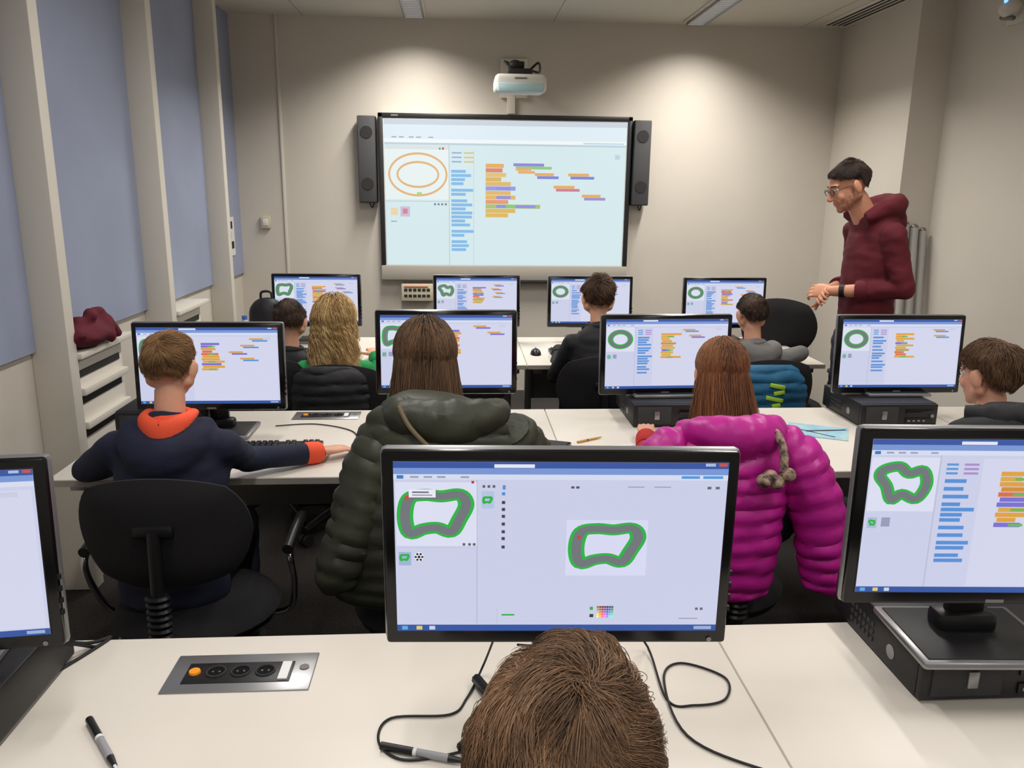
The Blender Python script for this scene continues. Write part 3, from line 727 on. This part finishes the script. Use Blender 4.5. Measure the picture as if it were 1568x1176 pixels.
def hair(Mx,s,m,parent,off,n=6000,length=.05,rad=.0006,style='short',seed=1,lift=.10,curl=0,drop=.25,K=8,vol=1.0,whorl=(0,-.5,.85),swirl=.35,clump=.3,mess=.6,spread=.16,hl=0):
    rs=np.random.RandomState(seed); C=np.array([0,-.012,.03]); RR=np.array([.078,.098,.088])*vol
    Wd=np.array(whorl,float); Wd/=np.linalg.norm(Wd)
    def norm(a): return a/np.maximum(1e-6,np.linalg.norm(a,axis=1,keepdims=True))
    d=norm(rs.normal(size=(n*4,3)))
    HX=[-1,-.55,-.2,.25,1] if style=='short' else [-1,-.5,.0,.25,1]
    HY=[-.74,-.60,-.12,.06,.56] if style=='short' else [-.66,-.4,-.05,.12,.56]
    lim=np.interp(d[:,1],HX,HY)+hl+.04*rs.normal(size=len(d))
    ok_=d[:,2]>lim; lim=lim[ok_][:n]; d=d[ok_][:n]; n=len(d)
    jit=rs.normal(size=(n,3))*.25; cl=nf(d,seed+50,5.0)*.35
    E=lambda e,f: C+e*RR*f[:,None]
    pts=[E(d,np.full(n,1.01))]; e=d.copy()
    L=length*rs.uniform(.55,1.15,n)*np.clip((d[:,2]-lim)*1.8+.3,.3,1); lf=lift*rs.uniform(.3,1.4,n)*(1+.5*nf(d,seed+9,4)[:,0])
    if style=='short':
        for k in range(K):
            t=-Wd+e*(e@Wd)[:,None]; tl=np.linalg.norm(t,axis=1,keepdims=True); t=t/np.maximum(tl,.25)
            t=t+np.cross(e,t)*swirl+jit*mess+cl; t=t-e*(t*e).sum(1)[:,None]; t=norm(t)
            e=norm(e+t*(L/K/.088)[:,None]); pts.append(E(e,1.02+lf*math.sin(min(1,(k+1)/K)*2.0)))
    else:
        K=26; tot=drop*rs.uniform(.8,1.08,n)+.10; out=1.03+spread*rs.uniform(0,1,n)*vol
        p=pts[0]; sgn=np.tanh((d[:,0]+.06*rs.normal(size=n))*9)
        for k in range(K):
            on=(e[:,2]>-.18)
            g=np.stack([.3*sgn,np.where(e[:,1]>-.2,-.6,-.1),-np.ones(n)],1)+jit*.3
            t=g-e*(g*e).sum(1)[:,None]; tl=np.linalg.norm(t,axis=1,keepdims=True); t=t/np.maximum(tl,.2)
            e2=norm(e+t*.20); pon=E(e2,out)
            stf=np.maximum(.0,(tot/K*1.15))[:,None]
            pof=p+np.concatenate([(p[:,:1]*.10),np.full((n,1),-.08),np.full((n,1),-1.)],1)*stf+jit*.004
            e=np.where(on[:,None],e2,e); p=np.where(on[:,None],pon,pof); pts.append(p)
    A=np.stack(pts,1); kk=A.shape[1]
    M_=max(8,n//45); dg=d@d[:M_].T; gi=dg.argmax(1)
    w=(np.linspace(0,1,kk)**1.3*clump)[None,:,None]
    A=A*(1-w)+A[gi]*w
    if curl:
        ph=rs.uniform(0,6.28,M_)[gi]; fr=rs.uniform(.5,.9,M_)[gi]; ks=np.arange(kk)[None,:]
        a=ph[:,None]+ks*fr[:,None]; am=curl*np.minimum(1,ks/6.)
        A[:,:,0]+=np.cos(a)*am; A[:,:,1]+=np.sin(a)*am; A[:,:,2]+=np.sin(a*1.3)*am*.6
    if style=='short':
        wv=nf(d,seed+77,6.5)*.0035*min(1,length/.05); A=A+wv[:,None,:]*(np.linspace(0,1,kk)**1.2)[None,:,None]*2
    hv=np.clip(.5+rs.normal(size=n)*.13+.14*nf(d,seed+3,4)[:,0]+rs.normal(size=M_)[gi]*.12,0,1)
    if style!='short':
        keep=(d[:,1]<.7); A=A[keep];hv=hv[keep];n=len(A)
    Mn=np.array(Mx); P=(A.reshape(-1,3)*s)@Mn[:3,:3].T+Mn[:3,3]-np.array(off)
    cu=bpy.data.hair_curves.new('hair'); cu.add_curves([kk]*n)
    cu.attributes['position'].data.foreach_set('vector',P.astype(np.float32).ravel())
    ra=cu.attributes.new('radius','FLOAT','POINT') if 'radius' not in cu.attributes else cu.attributes['radius']
    rr=np.tile(rad*(1-.7*np.linspace(0,1,kk)**2),n); ra.data.foreach_set('value',rr.astype(np.float32))
    h=cu.attributes.new('hv','FLOAT','CURVE'); h.data.foreach_set('value',hv.astype(np.float32))
    cu.materials.append(m)
    o=bpy.data.objects.new('hair',cu);LATER.append(o);o.parent=parent
    # scalp cap below the strands
    vs=[];fs=[];nu,nv=48,30
    for j in range(nv+1):
        for i in range(nu):
            ph=math.pi*j/nv;th=2*math.pi*i/nu
            vs.append((math.sin(ph)*math.cos(th),math.sin(ph)*math.sin(th),math.cos(ph)))
    va=np.array(vs); vv=(C+va*RR*1.015)*s; vv=vv@Mn[:3,:3].T+Mn[:3,3]-np.array(off)
    for j in range(nv):
        for i in range(nu):
            i2=(i+1)%nu; dd=va[j*nu+i]+va[(j+1)*nu+i2]; dd=dd/np.linalg.norm(dd)
            if dd[2]>np.interp(dd[1],HX,HY)+hl+.02: fs.append((j*nu+i,(j+1)*nu+i,(j+1)*nu+i2,j*nu+i2))
    me=bpy.data.meshes.new('hair_base'); me.from_pydata([tuple(x) for x in vv],[],fs)
    at=me.attributes.new('hv','FLOAT','POINT'); at.data.foreach_set('value',[.22]*len(vs)); me.materials.append(m); me.polygons.foreach_set('use_smooth',[True]*len(fs))
    o2=bpy.data.objects.new('hair_base',me);LATER.append(o2);o2.parent=parent
    return o
def hand_parts(w,d,nrm,side,k=1.0,curl=25,m=None):
    """w wrist, d finger direction, nrm back-of-hand normal"""
    m=m or skinM; w=V(w);d=V(d).normalized();nrm=V(nrm);nrm=(nrm-d*nrm.dot(d)).normalized();sd=d.cross(nrm).normalized()*side
    P=[(g_loft([(w-d*.02*k,.024*k,.018*k),(w+d*.01*k,.026*k,.017*k),(w+d*.045*k,.038*k,.015*k),(w+d*.085*k,.040*k,.013*k),(w+d*.096*k,.034*k,.009*k)],sd,18,3),m)]
    for o,L,r in ((.029,.072,.0088),(.010,.080,.009),(-.009,.074,.0086),(-.027,.058,.0078)):
        p=w+d*(.085)*k+sd*o*k; a=math.radians(8); ds=(d+sd*o*2.2).normalized()
        for j,f in enumerate((.45,.31,.24)):
            dd=ds*math.cos(a)-nrm*math.sin(a); p2=p+dd*L*f*k
            P.append((g_cap(p,p2,r*k*(1-.08*j),r*k*(.92-.08*j),10),m)); p=p2; a+=math.radians(curl)
    p=w+d*.025*k+sd*.026*k; dd=(d*.75+sd*.75-nrm*.2).normalized()
    for L,r in ((.042,.0125),(.03,.0105),(.022,.009)):
        p2=p+dd*L*k; P.append((g_cap(p,p2,r*k,r*k*.88,10),m)); p=p2; dd=(dd+d*.35-nrm*.15).normalized()
    return P
def arm(P,sh,el,wr,m,r=(.052,.040,.028)):
    sh=V(sh);el=V(el);wr=V(wr)
    P.append((g_cap(sh,el,r[0],r[1]),m)); P.append((g_cap(el,wr,r[1]*1.02,r[2]*1.15),m))
def seated(name,x,y,hz,shirt,hairm,hk,yaw=0,hyaw=0,hp=-14,s=.86,lh=None,rh=None,le=None,re=None,cuff=None,hood=None,bw=1.0,collar=None,lean=.0,skin=None,hooddrop=0):
    skin=skin or skinM; root=empty(name,(x,y-.1,0)); off=V((x,y-.1,0))
    A=Matrix.Rotation(yaw,3,'Z')
    def L(a,b_,z): return V((x,y,0))+A@V((a,b_,0))+V((0,0,z))
    X=A@V((1,0,0)); Y=A@V((0,1,0)); zs=hz-.215
    P=[]
    P.append((g_loft([(L(0,-.12-lean,.47),.14*bw,.115),(L(0,-.12-lean,.56),.135*bw,.11),(L(0,-.10-lean,.68),.125*bw,.095),(L(0,-.06-lean*.4,zs-.08),.145*bw,.10),(L(0,-.055,zs+.015),.135*bw,.078),(L(0,-.045,zs+.06),.085*bw,.06),(L(0,-.035,zs+.09),.052,.05)],X,24,4),shirt))
    lh=V(lh) if lh else L(-.16,.28,.775); rh=V(rh) if rh else L(.16,.28,.775)
    le=V(le) if le else L(-.21*bw,.04,zs-.20); re=V(re) if re else L(.21*bw,.04,zs-.20)
    arm(P,L(-.135*bw,-.055,zs-.01),le,lh,shirt); arm(P,L(.135*bw,-.055,zs-.01),re,rh,shirt)
    for sx in (-1,1):
        P.append((g_cap(L(sx*.075,-.09,.535),L(sx*.10,.26,.53),.078,.058),denimM)); P.append((g_cap(L(sx*.10,.26,.53),L(sx*.10,.22,.12),.056,.038),denimM))
        P.append((g_cap(L(sx*.10,.20,.05),L(sx*.105,.36,.04),.042,.035),shoeM))
    if hood:
        dz=hooddrop
        P.append((g_loft([(L(-.10,-.03,zs+.06),.03,.03),(L(-.085,-.105,zs+.05-dz),.045,.04),(L(0,-.145,zs+.01-dz),.065,.045),(L(.085,-.105,zs+.05-dz),.045,.04),(L(.10,-.03,zs+.06),.03,.03)],(0,0,1),16,5),hood))
        P.append((g_ell(L(0,-.135,zs-.03-dz),(.07,.035,.06)),hood))
    fuse('body',P,.010,root,5,off,.006)
    Mh=Matrix.Translation((x,y,hz))@Matrix.Rotation(yaw+hyaw,4,'Z')@Matrix.Rotation(math.radians(hp),4,'X')
    HPt=head_parts(Mh,s,skin)
    HPt.append((g_cap(L(0,-.04,zs+.05),L(0,-.02,zs+.15),.044,.041),skin))
    fuse('head_and_neck',HPt,.0055,root,3,off)
    eyes(Mh,s,root,off,hairm)
    # collar, cuffs: clean hems
    cm=collar or shirt; b=MB()
    b.add(g_ring(L(0,-.038,zs+.080)-off,.056,.054,.011,X,Y),cm)
    if collar:
        b.add(g_loft([(L(-.062,-.02,zs+.085)-off,.012,.016),(L(-.052,-.085,zs+.07)-off,.03,.020),(L(0,-.112,zs+.04)-off,.052,.024),(L(.052,-.085,zs+.07)-off,.03,.020),(L(.062,-.02,zs+.085)-off,.012,.016)],(0,0,1),16,5),collar)
    for w,e in ((lh,le),(rh,re)):
        dd=(w-e).normalized()
        b.add(g_loft([(w-dd*.045-off,.034,.034),(w-dd*.03-off,.0375,.0375),(w+dd*.0-off,.036,.036),(w+dd*.012-off,.031,.031)],X if abs(dd.dot(X))<.8 else Y,18,3),cuff or shirt)
    b.obj('collar_and_cuffs',root)
    hair(Mh,s,hairm,root,off,**hk)
    HP=[]
    for w,e,sd in ((lh,le,1),(rh,re,-1)):
        d=(w-e); d.z*=.3; d.normalize(); HP.append(hand_parts(w+d*.012,d,V((0,0,1)),sd,.82,22,skin))
    fuse('hand_left',HP[0],.004,root,2,off); fuse('hand_right',HP[1],.004,root,2,off)
    return root
hBrown=hairmat('hair_brown',(38,28,21),(168,130,98)); hLight=hairmat('hair_light_brown',(60,42,28),(186,144,100)); hBlond=hairmat('hair_blond',(124,90,50),(236,204,146))
hMid=hairmat('hair_mid_brown',(34,25,20),(128,96,70))
hDark=hairmat('hair_dark',(20,16,14),(92,70,56)); hRed=hairmat('hair_auburn',(62,38,26),(168,112,72)); hMan=hairmat('hair_black_brown',(16,13,12),(84,68,58))
orangeM=mat('orange_fleece',(250,92,58),.8,bump=.3,bscale=300)
greenM=mat('green_tshirt',(24,140,72),.8,bump=.3,bscale=300,var=.08)
greyHM=mat('grey_hoodie',(112,110,108),.9,bump=.4,bscale=300,var=.08)
blackJM=mat('black_jacket',(24,24,28),.7,bump=.3,bscale=200)
pinkM=mat('pink_nylon',(184,30,140),.42,bump=.25,bscale=60,var=.08,vscale=5)
oliveM=mat('olive_nylon',(52,54,42),.5,bump=.25,bscale=60,var=.12,vscale=5)
redTM=mat('red_tshirt',(190,50,50),.8,bump=.3,bscale=300)
skin2=mat('skin_warm',(206,146,116),.5,var=.04,vscale=15)
stub=mat('skin_stubble',(178,124,100),.6,bump=.3,bscale=500,var=.08,vscale=90)
# foreground boy
seated('boy_brown_hair',.095,.63,1.105,jacketNavy,hBrown,dict(n=26000,length=.060,rad=.00042,lift=.12,K=9,seed=11,whorl=(.12,-.35,.93),swirl=.45,vol=.99,clump=.5,mess=.95),hp=-6,s=.94,lh=(-.06,.86,.765),rh=(.26,.86,.765))
chair(.09,.55)
# row two
seated('boy_navy_sweater',-.83,2.31,1.120,jacketNavy,hLight,dict(n=14000,length=.045,rad=.0005,lift=.09,seed=2,swirl=.3,vol=.96),hp=-12,s=.84,bw=1.12,
       lh=(-1.0,2.56,.775),le=(-1.12,2.36,.79),rh=(-.47,2.56,.775),re=(-.66,2.42,.80),cuff=orangeM,collar=orangeM,hood=jacketNavy,hooddrop=.035,hyaw=-.1)
chair(-.77,2.20,backtop=.90)
seated('girl_long_brown_hair',-.10,2.30,1.14,oliveM,hMid,dict(n=9000,rad=.0008,style='long',seed=3,drop=.22,vol=1.08,spread=.16),hp=-10,s=.92,rh=(.20,2.53,.775),re=(.15,2.33,.82))
chair(-.08,2.20,arms=False)
seated('girl_auburn_hair',.82,2.42,1.07,redTM,hRed,dict(n=9000,rad=.0008,style='long',seed=4,drop=.18,vol=1.02,spread=.10),hp=-10,s=.9)
chair(.78,2.30,arms=False)
seated('boy_dark_hair',1.65,2.34,1.08,greyHM,hMid,dict(n=9000,length=.05,rad=.0007,lift=.10,seed=5),hp=-8,s=.90,hyaw=.35)
chair(1.54,2.22,arms=False)
# row three
seated('child_dark_hair',-.84,4.02,.98,blackJM,hDark,dict(n=5000,length=.05,rad=.0009,lift=.08,seed=6),s=.88)
seated('girl_blond_curly_hair',-.60,3.86,1.0,greenM,hBlond,dict(n=6000,rad=.0010,style='long',seed=7,drop=.19,vol=1.10,curl=.011,spread=.3,clump=.75),hp=-6,s=.9,bw=1.05)
seated('boy_black_jacket',.70,4.02,1.10,blackJM,hMid,dict(n=6000,length=.06,rad=.0009,lift=.13,seed=8),s=.92,hp=-8)
seated('boy_grey_hoodie',1.47,3.94,1.03,greyHM,hDark,dict(n=5000,length=.035,rad=.0008,lift=.06,seed=9),s=.86,hp=-6,hood=greyHM,bw=1.2,re=(1.74,3.93,.83),rh=(1.80,4.16,.775),yaw=.1)
for cx,cy in ((-.92,3.90),(-.55,3.74),(.68,3.9),(1.46,3.82)): chair(cx,cy,arms=False,backtop=.86)
chair(1.86,4.42,math.pi*.95,arms=True,backtop=1.0)
# ------------------------------------------------------------ coats over chair backs
def coat(name,off,m,secs,sleeves,hoods,puff=(.047,.012,.006),extra=None,sec_n=64):
    root=empty(name,off)
    o=V(off)
    b=MB()
    b.add(g_loft([(V(c)-o,a,bb) for c,a,bb in secs],(1,0,0),sec_n,14,puff),m)
    for S in sleeves:
        b.add(g_loft([(V(c)-o,a,bb) for c,a,bb in S],(1,0,0),30,12,(puff[0]*.95,puff[1]*.8,puff[2])),m)
    for S in hoods:
        b.add(g_loft([(V(c)-o,a,bb) for c,a,bb in S],(0,0,1),26,10,(.06,.006,.008)),m)
    if extra: extra(b,o)
    b.obj('coat_shell',root); return root
def zipx(b,o):
    b.add(g_tube([V((-.15,1.90,1.11))-o,V((-.12,1.875,1.06))-o,V((-.06,1.862,1.0))-o,V((.0,1.865,.955))-o,V((.05,1.875,.915))-o],.006,8),mat('tan_trim',(112,98,74),.6))
coat('olive_puffer_coat',(-.06,2.0,.6),oliveM,
  [((-.07,1.97,.56),.25,.07),((-.07,1.97,.60),.265,.10),((-.07,1.97,.75),.255,.115),((-.06,1.98,.90),.22,.115),((-.055,1.99,1.0),.20,.105),((-.045,2.0,1.07),.15,.09),((-.04,2.0,1.10),.09,.06)],
  [[((-.17,1.98,1.03),.05,.06),((-.215,1.96,.94),.072,.07),((-.27,1.93,.79),.065,.065),((-.315,1.91,.66),.055,.055),((-.32,1.91,.62),.03,.03)],
   [((.13,2.0,1.02),.05,.06),((.18,2.05,.92),.07,.07),((.20,2.15,.83),.062,.062),((.20,2.22,.80),.045,.045)]],
  [[((-.17,2.0,1.07),.03,.035),((-.14,1.94,1.07),.045,.045),((-.04,1.92,1.055),.06,.05),((.06,1.94,1.07),.045,.045),((.10,2.0,1.07),.03,.035)]],extra=zipx)
def scarf(b,o):
    sc=mat('plaid_wool',(190,164,140),.95,bump=.8,bscale=90,rgb2=(70,50,60),vscale=60)
    b.add(g_tube([V((.80,2.09,1.01))-o,V((.835,2.0,1.005))-o,V((.85,1.965,.96))-o,V((.85,1.955,.91))-o],.011,10),sc)
    for dx,dz in ((-.03,.895),(.018,.90),(-.01,.88),(-.045,.885)): b.add(g_ell(V((.845+dx,1.955,dz))-o,(.021,.020,.019)),sc)
coat('pink_puffer_coat',(.75,2.08,.55),pinkM,
  [((.72,2.08,.50),.15,.06),((.72,2.08,.53),.17,.10),((.73,2.08,.66),.175,.115),((.735,2.09,.80),.185,.115),((.74,2.10,.91),.19,.11),((.74,2.11,.98),.15,.09),((.74,2.12,1.01),.09,.05)],
  [[((.88,2.09,.97),.04,.05),((.94,2.07,.90),.07,.075),((.99,2.05,.78),.072,.075),((1.02,2.04,.64),.068,.07),((1.03,2.03,.55),.055,.055),((1.03,2.03,.53),.03,.03)],
   [((.60,2.09,.97),.04,.05),((.55,2.07,.90),.065,.07),((.53,2.05,.74),.068,.07),((.53,2.05,.60),.05,.05)]],
  [[((.62,2.13,.97),.03,.03),((.66,2.04,.99),.045,.045),((.75,2.01,.985),.055,.05),((.84,2.05,.99),.045,.045),((.87,2.13,.98),.03,.03)]],extra=scarf)
coat('black_puffer_coat',(1.50,2.02,.6),blackJM,
  [((1.50,1.98,.50),.2,.07),((1.50,1.98,.60),.23,.09),((1.50,1.98,.86),.235,.09),((1.50,1.99,1.0),.20,.08),((1.50,2.0,1.05),.13,.06),((1.50,2.0,1.07),.08,.04)],[],[[((1.37,2.02,1.04),.03,.03),((1.45,1.96,1.05),.035,.035),((1.57,1.96,1.05),.035,.035),((1.63,2.02,1.04),.03,.03)]])
coat('black_jacket',(-.58,3.52,.5),blackJM,[((-.57,3.46,.42),.14,.05),((-.57,3.46,.5),.16,.07),((-.57,3.47,.7),.165,.075),((-.57,3.48,.82),.15,.07),((-.57,3.49,.86),.09,.04)],[],[])
def logo(b,o):
    y=mat('lime_print',(170,210,60),.6)
    for i,(dx,dz,w_) in enumerate(((0,.77,.07),(.01,.74,.05),(-.01,.71,.08),(0,.68,.04))): b.box(V((1.44+dx,3.462,dz))-o,(w_,.012,.018),y,.002,Matrix.Rotation(.2*(-1)**i,4,'Y'))
coat('blue_jacket',(1.42,3.56,.5),mat('blue_cloth',(28,92,130),.7,bump=.3,bscale=100,var=.1),[((1.42,3.54,.40),.14,.05),((1.42,3.54,.48),.18,.07),((1.42,3.54,.68),.19,.075),((1.42,3.55,.80),.17,.07),((1.42,3.56,.85),.11,.04)],[],[],extra=logo)

# ------------------------------------------------------------ teacher
def teacher():
    ox,oy=2.03,3.93; root=empty('man_red_hoodie',(ox,oy,0)); off=V((ox,oy,0))
    A=Matrix.Rotation(math.radians(90),3,'Z')
    def L(a,b_,z): return V((ox,oy,0))+A@V((a,b_,0))+V((0,0,z))
    X=A@V((1,0,0)); red=mat('maroon_hoodie',(92,22,34),.85,bump=.4,bscale=250,var=.12,vscale=6); jean=denimM
    P=[(g_loft([(L(0,-.03,.90),.17,.112),(L(0,-.03,.97),.175,.120),(L(0,-.02,1.10),.17,.115),(L(0,-.02,1.28),.185,.118),(L(0,-.025,1.43),.185,.108),(L(0,-.0,1.50),.14,.09),(L(0,.03,1.545),.08,.075)],X,28,5),red),
       (g_loft([(L(0,-.02,.82),.165,.115),(L(0,-.02,.93),.17,.115)],X,24,3),jean)]
    # hood
    P.append((g_loft([(L(-.10,.08,1.51),.03,.03),(L(-.11,-.0,1.55),.045,.04),(L(-.07,-.09,1.575),.055,.05),(L(.07,-.09,1.575),.055,.05),(L(.11,-.0,1.55),.045,.04),(L(.10,.08,1.51),.03,.03)],(0,0,1),16,5),red))
    P.append((g_ell(L(0,-.11,1.49),(.055,.10,.09)),red))
    hands=((-1,(-.045,.175,1.155)),(1,(.055,.16,1.145)))
    for sx,hd in hands:
        sh=L(sx*.19,-.02,1.435); el=L(sx*.235,-.08,1.18); wr=L(*hd)
        P.append((g_cap(sh,el,.062,.050),red)); mid=el+(wr-el)*.60
        P.append((g_cap(el,mid,.050,.044),red))
    for sx in (-1,1):
        P.append((g_cap(L(sx*.09,-.01,.88),L(sx*.10,.01,.48),.095,.062),jean)); P.append((g_cap(L(sx*.10,.01,.48),L(sx*.105,-.03,.10),.062,.046),jean))
        P.append((g_cap(L(sx*.105,-.05,.05),L(sx*.12,.14,.045),.048,.042),shoeM))
    fuse('body',P,.010,root,5,off,.008)
    Mh=Matrix.Translation(L(0,.13,1.665))@Matrix.Rotation(math.radians(88),4,'Z')@Matrix.Rotation(math.radians(-24),4,'X')
    HPt=head_parts(Mh,1.02,skin2,stub); HPt.append((g_cap(L(0,.03,1.51),L(0,.085,1.60),.060,.056),skin2))
    fuse('head_and_neck',HPt,.005,root,2,off); eyes(Mh,1.0,root,off,hMan)
    hair(Mh,1.0,hMan,root,off,n=12000,length=.030,rad=.0005,lift=.08,seed=21,vol=.965,clump=.35,hl=.02,mess=.8,whorl=(0,-.5,.85))
    g=MB()
    for sx in (-1,1):
        ring=[Mh@V((sx*.033+.021*math.cos(a*.524),.100,.004+.015*math.sin(a*.524)))-off for a in range(13)]
        g.add(g_tube(ring,.0014,6,2),blackM); g.add(g_tube([Mh@V((sx*.054,.098,.008))-off,Mh@V((sx*.080,.04,.010))-off,Mh@V((sx*.086,-.01,.004))-off],.0016,6,4),blackM)
    g.add(g_tube([Mh@V((-.012,.101,.006))-off,Mh@V((0,.104,.010))-off,Mh@V((.012,.101,.006))-off],.0015,6,3),blackM); g.obj('glasses',root)
    for nm,sx,hd,sd in (('left',-1,hands[0][1],-1),('right',1,hands[1][1],1)):
        w=L(*hd); el=L(sx*.235,-.08,1.18); d=(w-el).normalized(); mid=el+(w-el)*.52
        Q=[(g_cap(mid,w,.036,.027),skin2)]+hand_parts(w,d+A@V((-.35*sx,0,0))*1.0,A@V((sx*.6,.5,.5)),sd,1.0,40,skin2)
        fuse('forearm_and_hand_'+nm,Q,.0045,root,2,off)
        m2=el+(w-el)*.60; b=MB(); b.add(g_loft([(m2-d*.03-off,.048,.048),(m2-off,.051,.051),(m2+d*.022-off,.048,.048)],(0,0,1),20,3),red); b.obj('sleeve_cuff_'+nm,root)
        if sx<0:
            wt=MB(); wt.add(g_loft([(w-d*.055-off,.034,.032),(w-d*.03-off,.034,.032)],(0,0,1),20),blackM); wt.obj('wristwatch',root)
teacher()
# ------------------------------------------------------------ camera
cd=bpy.data.cameras.new('camera'); co=bpy.data.objects.new('camera',cd); LATER.append(co)
R=Matrix.Rotation(math.radians(-3.8),3,'Z')@Matrix.Rotation(math.radians(90-13.5),3,'X')@Matrix.Rotation(math.radians(0.66),3,'Z')
co.matrix_world=Matrix.Translation((0,0,1.62))@R.to_4x4()
cd.sensor_width=36; cd.lens=28.24; cd.clip_start=.02
for _o in LATER: COL.objects.link(_o)
SC.camera=co
